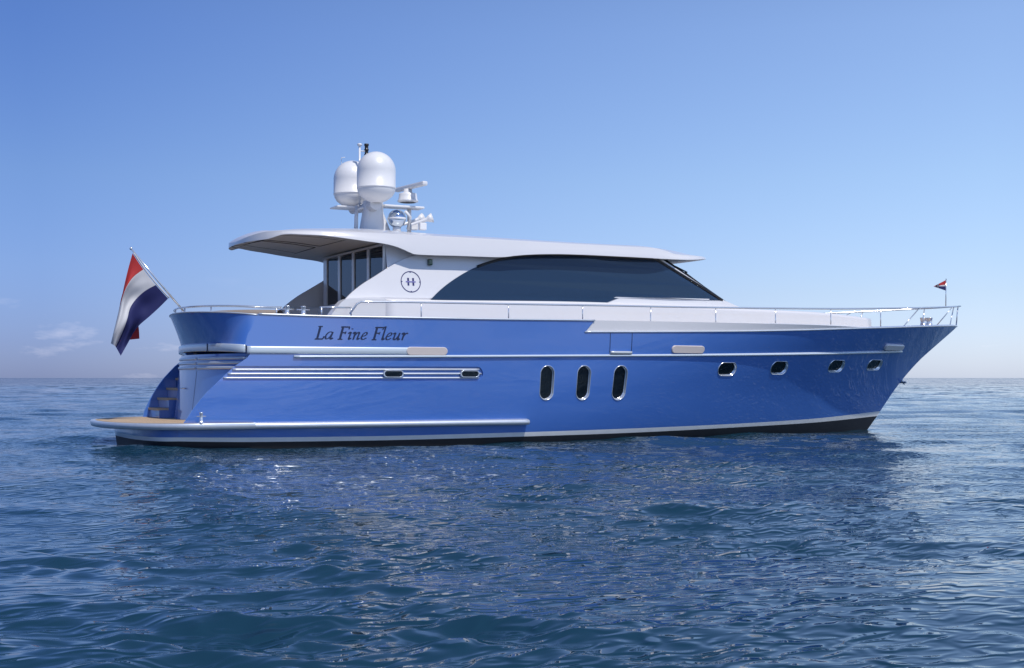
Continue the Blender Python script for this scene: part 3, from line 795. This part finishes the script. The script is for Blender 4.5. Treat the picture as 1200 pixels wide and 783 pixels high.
def build_name(txt, a, b, cap_h):
    tot = sum(.26 if c == ' ' else G[c][0] for c in txt)+.18
    sc_ = (b.x-a.x)/tot; zs_ = cap_h; cur = 0; mb = MB(); lay = 0
    for ch in txt:
        if ch == ' ': cur += .26; continue
        adv, strokes = G[ch]
        for st in strokes:
            lay += 1; wd = st[-1]; pts = [Vector((p[0], p[1], 0)) for p in st[:-1]]
            if len(pts) > 2: pts = smooth_line(pts, 5)
            Lr, Rr = [], []
            for i, p in enumerate(pts):
                t = (pts[min(i+1, len(pts)-1)]-pts[max(i-1, 0)]).normalized(); nr = Vector((-t.y, t.x, 0))
                # broad-nib modulation: strokes running up-right stay thin
                k = .45+.55*abs(t.y) if wd > .06 else 1
                if wd > .06 and t.x*t.y > 0: k *= .7
                for L_, s_ in ((Lr, 1), (Rr, -1)):
                    q = p+nr*s_*(wd*.72*k+.012)
                    x = cur+q.x+.22*q.y; X = a.x+x*sc_; z = a.z+(b.z-a.z)*x/tot+q.y*zs_
                    L_.append(hp(X, z, .003+.0002*(lay % 5)))
            mb.grid([Lr, Rr])
        cur += adv
    return mb.build('name_lettering', M_LET, hull)
build_name('La Fine Fleur', on(368, 397.6, hb), on(478.5, 399.0, hb), on(400, 382.8, hb).z-on(400, 398, hb).z)

# --- rails
def rail_b(X): return max(hb(X, z_low(X))-.10, .03)
rf = lambda X, z: rail_b(min(X, xstem(2.8)-.1))
RT = [(423, 353.6), (480, 354.2), (540, 355.3), (600, 356.4), (720, 358.4), (800, 360), (860, 360.8), (930, 361.6), (985, 361.9), (1040, 361.4), (1077, 360.8), (1105, 360.0)]
rail_z = sfn([((lambda q: (q.x, q.z))(on(a, b, rf)))[:] for a, b in RT])
XR_A, XR_B = on(423, 354, rf).x, on(1105, 360, rf).x
TIP = P(1125.5, 358.9, 0)
for sd_ in (-1, 1):
    pts = [Vector((X, sd_*rail_b(X), rail_z(X))) for X in np.linspace(XR_A, XR_B, 70)]
    q0 = on(410, 367.8, rf); pts = [Vector((q0.x, sd_*rail_b(q0.x), q0.z)), Vector((.35*q0.x+.65*pts[0].x, sd_*rail_b(q0.x), q0.z+.8*(pts[0].z-q0.z)))]+pts
    pts += [Vector((.5*(pts[-1].x+TIP.x)+.08, pts[-1].y*.55, .5*(pts[-1].z+TIP.z))), TIP]
    rl = MB().tube(pts, .021, 8).build('handrail', M_CHROME, yacht)
    for px in (493.6, 596, 682.7, 762.5, 838.7, 908.8, 973.6, 1032):
        q = on(px, 370, rf); X = q.x; zb = (z_top(X) if X < X_STEP_T else z_low(X))
        MB().tube([(X, sd_*rail_b(X), zb-.02), (X, sd_*rail_b(X), rail_z(X))], .014, 6).lathe((X, sd_*rail_b(X), zb), [(.03, 0), (.03, .012), (.016, .018)], 10).build('stanchion', M_CHROME, rl)
    # braces near the bow
    def bowpost(a, b): 
        A = on(*a, rf); B2 = on(*b, rf)
        MB().tube([(A.x, sd_*abs(A.y), A.z), (B2.x, sd_*abs(B2.y), B2.z)], .015, 6).build('stanchion', M_CHROME, rl)
    bowpost((1059, 382.5), (1077, 361.5)); bowpost((1080.5, 381), (1083.5, 361.5)); bowpost((1113.5, 380.5), (1117.5, 360.3))
t0 = P(1120.6, 381, 0); t1 = P(1122.6, 359.5, 0); MB().tube([t0, t1], .017, 6).build('bow_post', M_CHROME, yacht)
# short rail at the cockpit side
for sd_ in (-1, 1):
    a, b = on(375, 360, rf), on(413, 360.3, rf); y_ = sd_*rail_b(a.x)
    MB().tube([(a.x, y_, a.z), (b.x, y_, b.z)], .018, 6).tube([(a.x+.03, y_, z_top(a.x)), (a.x+.03, y_, a.z)], .018, 6).tube([(b.x, y_, z_top(b.x)), (b.x, y_, b.z)], .014, 6).build('cockpit_rail', M_CHROME, yacht)
# rail round the stern, z const, standing on the stern bulwark
zr_ = 2.725
pl_ = [Vector((x+.08, y*.955, zr_+.6*lift(x))) for x, y in plan(-9.12, hb(-9.12, 2.57), -10.16, 64, 1.9)]
ext = on(330, 361, rf).x
pl_ = [Vector((ext, -rail_b(ext), zr_)), Vector((-9.0, pl_[0].y, zr_))]+pl_+[Vector((-9.0, -pl_[0].y, zr_)), Vector((ext, rail_b(ext), zr_))]
sr = MB().tube(pl_, .02, 8).build('stern_rail', M_CHROME, yacht)
for px in (217.5, 247, 323):
    q = min(pl_[:len(pl_)//2+4]+[Vector((X, -rail_b(X), zr_)) for X in np.linspace(-9, ext, 12)], key=lambda v: abs(600+FPX*((v.x-CX)*K-(v.y-CY)*S)/((v.x-CX)*S+(v.y-CY)*K)-px) if v.y < .2 else 1e9)
    for s_ in (1, -1): MB().tube([(q.x, q.y*s_, 2.56), (q.x, q.y*s_, q.z)], .015, 6).build('stanchion', M_CHROME, sr)
# settee back inside the stern rail
rows = []
for z, g in ((2.3, .0), (2.62, .0), (2.675, .03), (2.69, .09), (2.675, .15), (2.62, .18)):
    rows.append([Vector((x+.22+g, y*(1-(g+.16)/2.6), z)) for x, y in plan(-8.9, 2.3, -10.05)])
MB().grid(rows, flip=True).build('settee_back', M_CUSH, yacht)

# bollards
def bollard(c, h, r, bar=True, sep=None):
    mb = MB(); mb.lathe(c, [(r*1.7, 0), (r*1.7, .012), (r, .03), (r*.85, h*.5), (r*.95, h-.03), (r*1.1, h-.02), (r*1.05, h-.004), (0.001, h)], 16)
    if bar: mb.tube([Vector(c)+Vector((-r*2.6, 0, h*.62)), Vector(c)+Vector((r*2.6, 0, h*.62))], r*.3, 8)
    return mb.build('bollard', M_CHROME, yacht)
for px in (336.5, 355.5):
    q = on(px, 369, rf); bollard((q.x, -rail_b(q.x), z_top(q.x)-.01), .20, .05)
for px in (1082, 1089):
    q = P(px, 383, -.25); bollard((q.x, -.25, q.z), .25, .085, False)
q = P(237, 498, -2.53); bollard((q.x, -2.45, PZ1+.005), .21, .034)
# anchor in the stem
a = P(1057, 449, 0)
MB().tube([a+Vector((-.25, 0, .1)), a+Vector((-.02, 0, .10))], .035, 8).tube([a+Vector((-.04, -.02, .10)), a+Vector((.03, 0, .02)), a+Vector((.09, 0, -.04))], [.035, .03, .012], 8).box(a+Vector((.02, 0, .02)), (.06, .28, .035), ry=.7, bev=.01).build('anchor', M_RIM, yacht)

# --- mast on the roof
zr0 = 4.40
mast = bpy.data.objects.new('mast', None)
def box_loft(sections, m, name, parent, n=24, e=3.0):
    R = []
    for (cx, cy, z, hx, hy) in sections:
        R.append([Vector((cx+hx*math.copysign(abs(math.cos(a))**(2/e), math.cos(a)), cy+hy*math.copysign(abs(math.sin(a))**(2/e), math.sin(a)), z)) for a in [2*math.pi*k/n for k in range(n)]])
    mb = MB(); mb.grid(R, closed=True); b = (len(R)-1)*n; mb.f += [tuple(range(n))[::-1], tuple(range(b, b+n))]; mb.sm += [False]*2
    return mb.build(name, m, parent)
MX = P(437, 250, 0).x
d0 = P(437, 236, 0).z
mast = box_loft([(MX+.06, 0, zr0, .42, .20), (MX+.04, 0, zr0+.25, .33, .17), (MX, 0, d0-.25, .23, .15), (MX, 0, d0-.02, .22, .15), (MX, 0, d0, .20, .13)], M_DOME, 'mast', yacht)
MB().tube([(MX-.38, .05, zr0), (MX-.36, .05, d0-.12)], [.05, .04], 8).tube([(MX-.36, .05, d0-.2), (MX-.1, .0, d0-.1)], .035, 8).build('mast_leg', M_DOME, mast)
# dome arms
DS = P(441, 236, -.62); DP = P(414.5, 243, .62)
DP = Vector((P(413, 243, .62).x, .62, P(413, 241, .62).z)); 
def dome(c, d, h, name):
    r = d/2; pr = [(.10, -.05), (r*.5, -.01), (r*.62, .02*h), (r*.84, .09*h), (r*.955, .17*h), (r*.985, .225*h), (r*.985, .235*h), (r*1.012, .237*h), (r*1.012, .262*h), (r, .264*h)]
    hc = h-r*1.02
    pr += [(r, hc)]+[(r*math.cos(a), hc+r*1.02*math.sin(a)) for a in np.linspace(.12, math.pi/2-.001, 12)]
    return MB().lathe(c, pr, 40).build(name, M_DOME, mast)
sc1 = 29.1/FPX
dome((DS.x, -.62, DS.z+.02), .83, (236-179)*.0183, 'satellite_dome')
dome((DP.x, .62, DP.z), .83, (241-190)*.0195, 'satellite_dome')
MB().tube([(MX-.05, 0, d0-.12), (DS.x*.5+MX*.5, -.35, d0-.08), (DS.x, -.62, DS.z-.05)], [.16, .12, .13], 12).tube([(MX-.05, 0, d0-.15), (DP.x*.5+MX*.5, .35, d0-.12), (DP.x, .62, DP.z-.06)], [.15, .10, .13], 12).build('dome_arm', M_DOME, mast)
MB().box((MX-.35, .3, d0-.14), (.9, .5, .035), bev=.01).build('dome_bracket', M_DOME, mast)
a = P(447, 240.5, 0); b = P(494, 240.5, 0)
MB().box(((a.x+b.x)/2, 0, a.z-.02), (b.x-a.x, .36, .05), bev=.02).build('radar_platform', M_DOME, mast)
a = P(478, 237.5, 0)
rd = MB().lathe((a.x, 0, a.z), [(.18, 0), (.23, .015), (.23, .05), (.21, .07), (.20, .17), (.19, .20), (.1, .22), (.09, .30), (.001, .30)], 24).build('radar_base', M_DOME, mast)
c_ = P(482, 217.5, 0); v0 = P(463.5, 222.0, .30)-P(501.5, 212.5, -.45); ang = math.atan2(v0.y, v0.x)
MB().box((a.x+.04, -.08, a.z+.345), (1.30, .13, .10), rz=math.atan2(-1.31, .14), bev=.035).build('radar_scanner', M_DOME, rd)
# searchlight under the radar platform, horns
c_ = P(465, 256.5, -.28)
M_MIRROR = mat('searchlight_mirror', (.55, .62, .70), .05, 1)
sl = MB().lathe(c_, [(.001, -.2)]+[(.20*math.cos(t), .20*math.sin(t)) for t in np.linspace(-1.4, 1.4, 14)]+[(.001, .2)], 28).build('searchlight', M_MIRROR, mast)
MB().lathe(c_, [(.203, -.02), (.207, -.012), (.207, .012), (.203, .02)], 28).build('searchlight_band', M_DOME, sl)
MB().tube([c_+Vector((.16, -.1, .16)), c_+Vector((.3, -.05, .05)), c_+Vector((.26, 0, -.22))], .035, 8).tube([c_+Vector((.0, 0, -.18)), c_+Vector((0, 0, -.3))], .09, 12).build('searchlight_bracket', M_DOME, mast)
for k, (px, ln) in enumerate(((486, .30), (496, .26))):
    h0 = P(px, 264, -.15-.25*k)
    MB().lathe(h0+Vector((0, 0, .10)), [(.03, -.28), (.035, 0), (.05, .10), (.10, .2), (.11, .21), (.07, .12), (.001, .02)], 16, rot=Matrix.Rotation(math.radians(70), 3, 'Y') @ Matrix.Rotation(.3*k, 3, 'X')).box(h0+Vector((-.02, 0, -.03)), (.16, .12, .16), bev=.02).build('horn', M_DOME, mast)
a = P(482, 262, 0); MB().box((a.x, -.1, 4.47), (.5, .35, .12), bev=.03).tube([(a.x-.05, 0, 4.45), (a.x-.05, 0, d0-.1)], .05, 8).build('horn_base', M_DOME, mast)
# aerials
a = P(421.5, 192, .2); b = P(421.5, 170.5, .2)
MB().tube([(a.x, .2, d0-.1), b], .022, 8).lathe((b.x, .2, b.z-.03), [(.02, 0), (.05, .03), (.055, .06), (.03, .075), (.001, .078)], 14).build('aerial', M_DOME, mast)
a = P(429.5, 182, .2); 
MB().tube([(a.x, .2, d0-.1), (a.x, .2, a.z)], .02, 8).build('lamp_post', M_DOME, mast)
ml = MB().lathe((a.x, .2, a.z-.01), [(.05, 0), (.052, .03), (.04, .04), (.04, .11), (.052, .12), (.052, .14), (.04, .15), (.04, .21), (.052, .22), (.05, .26), (.001, .27)], 16).build('masthead_lamp', M_DARK, mast)
MB().tube([(b.x, .2, b.z-.12), (a.x, .2, b.z-.12)], .012, 6).build('cross_arm', M_DOME, mast)
a = P(400, 191, .7); b = P(400, 185, .7)
MB().tube([(DP.x-.1, .62, DP.z+.8), (a.x, .7, a.z), (b.x, .7, b.z)], .007, 6).tube([b, b+Vector((.09, 0, .02))], .007, 6).build('wind_sensor', M_DOME, mast)

# --- flagstaffs (parts), flags (things hanging from them)
Yf = 0.0
s0, s1 = P(214, 363.5, Yf), P(153.5, 291.5, Yf)
MB().tube([s0+(s0-s1).normalized()*.2, s1], [.022, .016], 10).lathe(s1, [(.001, -.03), (.03, -.01), (.03, .015), (.001, .03)], 12).lathe((s0.x, s0.y, s0.z-.12), [(.05, 0), (.04, .03), (.03, .1)], 12).build('flagstaff', M_CHROME, yacht)
def cr(cp, t):
    n = len(cp)-1; s_ = min(t*n, n-1e-6); i = int(s_); f = s_-i
    p0, p1, p2, p3 = cp[max(i-1, 0)], cp[i], cp[i+1], cp[min(i+2, n)]
    return .5*((2*p1)+(-p0+p2)*f+(2*p0-5*p1+4*p2-p3)*f*f+(-p0+3*p1-3*p2+p3)*f**3)
def V3(*l): return [Vector(p) for p in l]
E = [V3((155.3, 297, 0), (149.5, 318, .05), (144, 342, .10), (140.5, 362, .16), (149, 371, .30), (161, 378, .36), (163.5, 397, .34)),
     V3((168, 315.8, 0), (156, 325, .0), (147.5, 338, -.02), (142, 354, .0), (137.5, 371, .03), (133.5, 389, .08), (131.6, 401, .12)),
     V3((182.5, 334, 0), (170, 341, .04), (159.5, 350.5, .08), (152.5, 361, .02), (149, 374, -.04), (144, 388, -.05), (135.6, 406.5, -.02)),
     V3((197, 350, 0), (186, 361, .02), (175, 371, .06), (163.5, 381, .10), (156, 391, .06), (150, 402, .0), (141.5, 417, -.03))]
nu, nv = 30, 48; G3 = []
for j in range(nv+1):
    t = j/nv; c4 = [cr(e_, t) for e_ in E]; row = []
    for i in range(nu+1):
        u = i/nu; p = cr(c4, u) if 0 < u < 1 else (c4[0] if u == 0 else c4[3])
        dz = .07*math.sin(7*u+9.6*t)*t+.045*math.sin(17*u-6*t+1)*min(1, t*2)+.018*math.sin(31*u+5*t)*min(1, t*1.5)
        row.append(P(p.x, p.y, Yf+p.z+dz))
    G3.append(row)
mb = MB(); mb.grid(G3); fm = []
for j in range(nv):
    for i in range(nu): fm.append(0 if i < nu/3 else (1 if i < 2*nu/3 else 2))
flag = mk('ensign_flag', mb.v, mb.f, [M_RED, M_FWHITE, M_FBLUE], None, fm=fm)
flag['label'] = 'large red, white and blue striped flag drooping from the slanted staff at the stern'; flag['category'] = 'flag'
hem = []
for i in range(13):
    p = cr([e_[0] for e_ in E], i/12); hem.append(P(p.x+1.2, p.y-.8, Yf))
MB().tube(hem, .016, 6).build('hoist_rope', M_FWHITE, flag)
# bow staff and pennant
j0, j1 = P(1108.3, 361, 0), P(1108.8, 327.2, 0)
MB().tube([j0, j1], .013, 8).lathe(j1, [(.001, -.01), (.02, 0), (.001, .02)], 8).build('bow_staff', M_CHROME, yacht)
pa, pb, pt = Vector((1108.2, 328.4, 0)), Vector((1108.2, 340.6, 0)), Vector((1093.8, 335.8, .15))
G4 = []
for j in range(17):
    t = j/16; row = []
    for i in range(13):
        u = i/12; p = pa.lerp(pb, u).lerp(pt, t); row.append(P(p.x, p.y, .08*math.sin(9*t+u)*t))
    G4.append(row)
mb = MB(); mb.grid(G4); fm = []
for j in range(16):
    for i in range(12):
        if 9 <= j <= 10 or (j > 3 and i in (5, 6)) : fm.append(1)
        else: fm.append(0 if i < 5 else (1 if i < 7 else 2))
pn = mk('bow_pennant', mb.v, mb.f, [M_RED, M_FWHITE, M_FBLUE], None, fm=fm)
pn['label'] = 'small triangular red, white and blue pennant on the thin bow staff'; pn['category'] = 'pennant'

# ------------------------------------------------------------------ the sea
def water_mat():
    m = bpy.data.materials.new('sea_water'); m.use_nodes = True; t = m.node_tree; b = t.nodes['Principled BSDF']
    b.inputs['Base Color'].default_value = (.007, .034, .060, 1); b.inputs['Roughness'].default_value = .015; b.inputs['IOR'].default_value = 1.5
    g = t.nodes.new('ShaderNodeTexCoord')
    mp = t.nodes.new('ShaderNodeMapping'); mp.inputs['Rotation'].default_value = (0, 0, TH+.15); mp.inputs['Scale'].default_value = (1.0, 2.0, 1)
    t.links.new(g.outputs['Object'], mp.inputs[0])
    n1 = t.nodes.new('ShaderNodeTexNoise'); n1.inputs['Scale'].default_value = 4.2; n1.inputs['Detail'].default_value = 2.5; n1.inputs['Roughness'].default_value = .45; n1.inputs['Distortion'].default_value = .6; n1.noise_type = 'RIDGED_MULTIFRACTAL'
    t.links.new(mp.outputs[0], n1.inputs[0])
    bp = t.nodes.new('ShaderNodeBump'); bp.inputs['Strength'].default_value = 1; bp.inputs['Distance'].default_value = .044
    n5 = t.nodes.new('ShaderNodeTexNoise'); n5.inputs['Scale'].default_value = .30; n5.inputs['Detail'].default_value = 2; t.links.new(g.outputs['Object'], n5.inputs[0])
    pr_ = t.nodes.new('ShaderNodeMapRange'); t.links.new(n5.outputs[0], pr_.inputs[0]); pr_.inputs[1].default_value = .35; pr_.inputs[2].default_value = .65; pr_.inputs[3].default_value = .45; pr_.inputs[4].default_value = 1.5
    hm = t.nodes.new('ShaderNodeMath'); hm.operation = 'MULTIPLY'; t.links.new(n1.outputs[0], hm.inputs[0]); t.links.new(pr_.outputs[0], hm.inputs[1])
    t.links.new(hm.outputs[0], bp.inputs['Height'])
    # farther out the chop is too small to model: its slopes go straight into the normal
    n3 = t.nodes.new('ShaderNodeTexNoise'); n3.inputs['Scale'].default_value = .9; n3.inputs['Detail'].default_value = 4
    t.links.new(mp.outputs[0], n3.inputs[0])
    n4 = t.nodes.new('ShaderNodeTexNoise'); n4.inputs['Scale'].default_value = .16; n4.inputs['Detail'].default_value = 3; n4.inputs['Roughness'].default_value = .6
    t.links.new(mp.outputs[0], n4.inputs[0])
    sm_ = t.nodes.new('ShaderNodeVectorMath'); sm_.operation = 'MULTIPLY_ADD'; sm_.inputs[1].default_value = (.8, .8, .8); t.links.new(n4.outputs['Color'], sm_.inputs[0]); t.links.new(n3.outputs['Color'], sm_.inputs[2])
    sub = t.nodes.new('ShaderNodeVectorMath'); sub.operation = 'SUBTRACT'; sub.inputs[1].default_value = (.9, .9, .9); t.links.new(sm_.outputs[0], sub.inputs[0])
    fl = t.nodes.new('ShaderNodeVectorMath'); fl.operation = 'MULTIPLY'; fl.inputs[1].default_value = (1, 1, 0); t.links.new(sub.outputs[0], fl.inputs[0])
    dist = t.nodes.new('ShaderNodeVectorMath'); dist.operation = 'LENGTH'; t.links.new(g.outputs['Object'], dist.inputs[0])
    dr = t.nodes.new('ShaderNodeMapRange'); t.links.new(dist.outputs['Value'], dr.inputs[0]); dr.inputs[1].default_value = 25; dr.inputs[2].default_value = 160; dr.inputs[3].default_value = 0.05; dr.inputs[4].default_value = 1.6
    scl = t.nodes.new('ShaderNodeVectorMath'); scl.operation = 'SCALE'; t.links.new(fl.outputs[0], scl.inputs[0]); t.links.new(dr.outputs[0], scl.inputs['Scale'])
    add = t.nodes.new('ShaderNodeVectorMath'); add.operation = 'ADD'; t.links.new(bp.outputs[0], add.inputs[0]); t.links.new(scl.outputs[0], add.inputs[1])
    nm = t.nodes.new('ShaderNodeVectorMath'); nm.operation = 'NORMALIZE'; t.links.new(add.outputs[0], nm.inputs[0])
    t.links.new(nm.outputs[0], b.inputs['Normal'])
    return m
M_SEA = water_mat()
def sea():
    rng = np.random.default_rng(11)
    half = math.radians(31); ncol = 1300
    fine = np.linspace(-half, half, ncol); rest = np.linspace(half, 2*math.pi-half, 160)[1:-1]
    ang = np.concatenate([fine, rest]).astype(np.float64)
    r = [1.5]
    while r[-1] < 45000:
        x = r[-1]; g = .010 if x < 6 else (.0058 if x < 60 else (.008 if x < 400 else .03)); r.append(x*(1+g))
    r = np.array(r); nr, na = len(r), len(ang)
    A, Rr = np.meshgrid(ang, r)
    X = CX+Rr*np.sin(A+TH); Y = CY+Rr*np.cos(A+TH)
    x0 = X.astype(np.float32).ravel(); y0 = Y.astype(np.float32).ravel(); rr = Rr.ravel().astype(np.float32)
    dx = np.zeros_like(x0); dy = np.zeros_like(x0); dz = np.zeros_like(x0)
    cell = np.where(np.abs(A) <= half, Rr*.0060, Rr*.04).ravel().astype(np.float32)
    NW = 190
    lam = np.exp(rng.uniform(math.log(.15), math.log(5.0), NW))
    wd = TH+math.pi/2*0+math.radians(168)
    for i in range(NW):
        L_ = lam[i]; k = 2*math.pi/L_
        spread = .75 if L_ < 2 else .5
        a_ = wd+rng.normal(0, spread); sl = .0180*(1.0 if L_ < .65 else (.65/L_)**.95)
        amp = sl/k; ph = rng.uniform(0, 2*math.pi); ux, uy = math.sin(a_), math.cos(a_)
        th = k*(ux*x0+uy*y0)+ph
        fade = np.clip((L_/cell-2.2)/3, 0, 1); s_ = np.sin(th)*fade; c_ = np.cos(th)*fade
        dz += amp*c_; dx -= amp*.9*ux*s_; dy -= amp*.9*uy*s_
    # gusts: patches of rougher and calmer chop
    gust = np.zeros_like(x0)
    for i in range(14):
        L_ = rng.uniform(3, 14); a_ = rng.uniform(0, 2*math.pi)
        gust += np.sin(2*math.pi/L_*(math.sin(a_)*x0+math.cos(a_)*y0)+rng.uniform(0, 6.28))
    gust = np.clip(1+.24*gust, .35, 1.75); dx *= gust; dy *= gust; dz *= gust
    # a low swell under it
    for i in range(14):
        L_ = rng.uniform(2.4, 7.5); k = 2*math.pi/L_; a_ = wd+rng.normal(0, .55); amp = .0115*min(1, L_/4); ux, uy = math.sin(a_), math.cos(a_)
        th = k*(ux*x0+uy*y0)+rng.uniform(0, 6.28); fade = np.clip((L_/cell-2.2)/3, 0, 1)
        dz += amp*np.cos(th)*fade; dx -= amp*ux*np.sin(th)*fade; dy -= amp*uy*np.sin(th)*fade
    co = np.stack([x0+dx, y0+dy, dz-.004], 1)
    me = bpy.data.meshes.new('sea'); nvx = nr*na
    me.vertices.add(nvx); me.vertices.foreach_set('co', co.astype(np.float32).ravel())
    i, j = np.meshgrid(np.arange(nr-1), np.arange(na), indexing='ij'); j2 = (j+1) % na
    f = np.stack([i*na+j, i*na+j2, (i+1)*na+j2, (i+1)*na+j], -1).reshape(-1, 4)[:, ::-1]
    nf = len(f); me.loops.add(nf*4); me.loops.foreach_set('vertex_index', f.ravel().astype(np.int32))
    me.polygons.add(nf); me.polygons.foreach_set('loop_start', (np.arange(nf)*4).astype(np.int32))
    me.polygons.foreach_set('use_smooth', np.ones(nf, bool))
    me.update(calc_edges=True); me.materials.append(M_SEA)
    o = bpy.data.objects.new('sea_water', me); C.objects.link(o); o['kind'] = 'structure'
    print('SEA', nvx, me.polygons[0].normal)
sea()
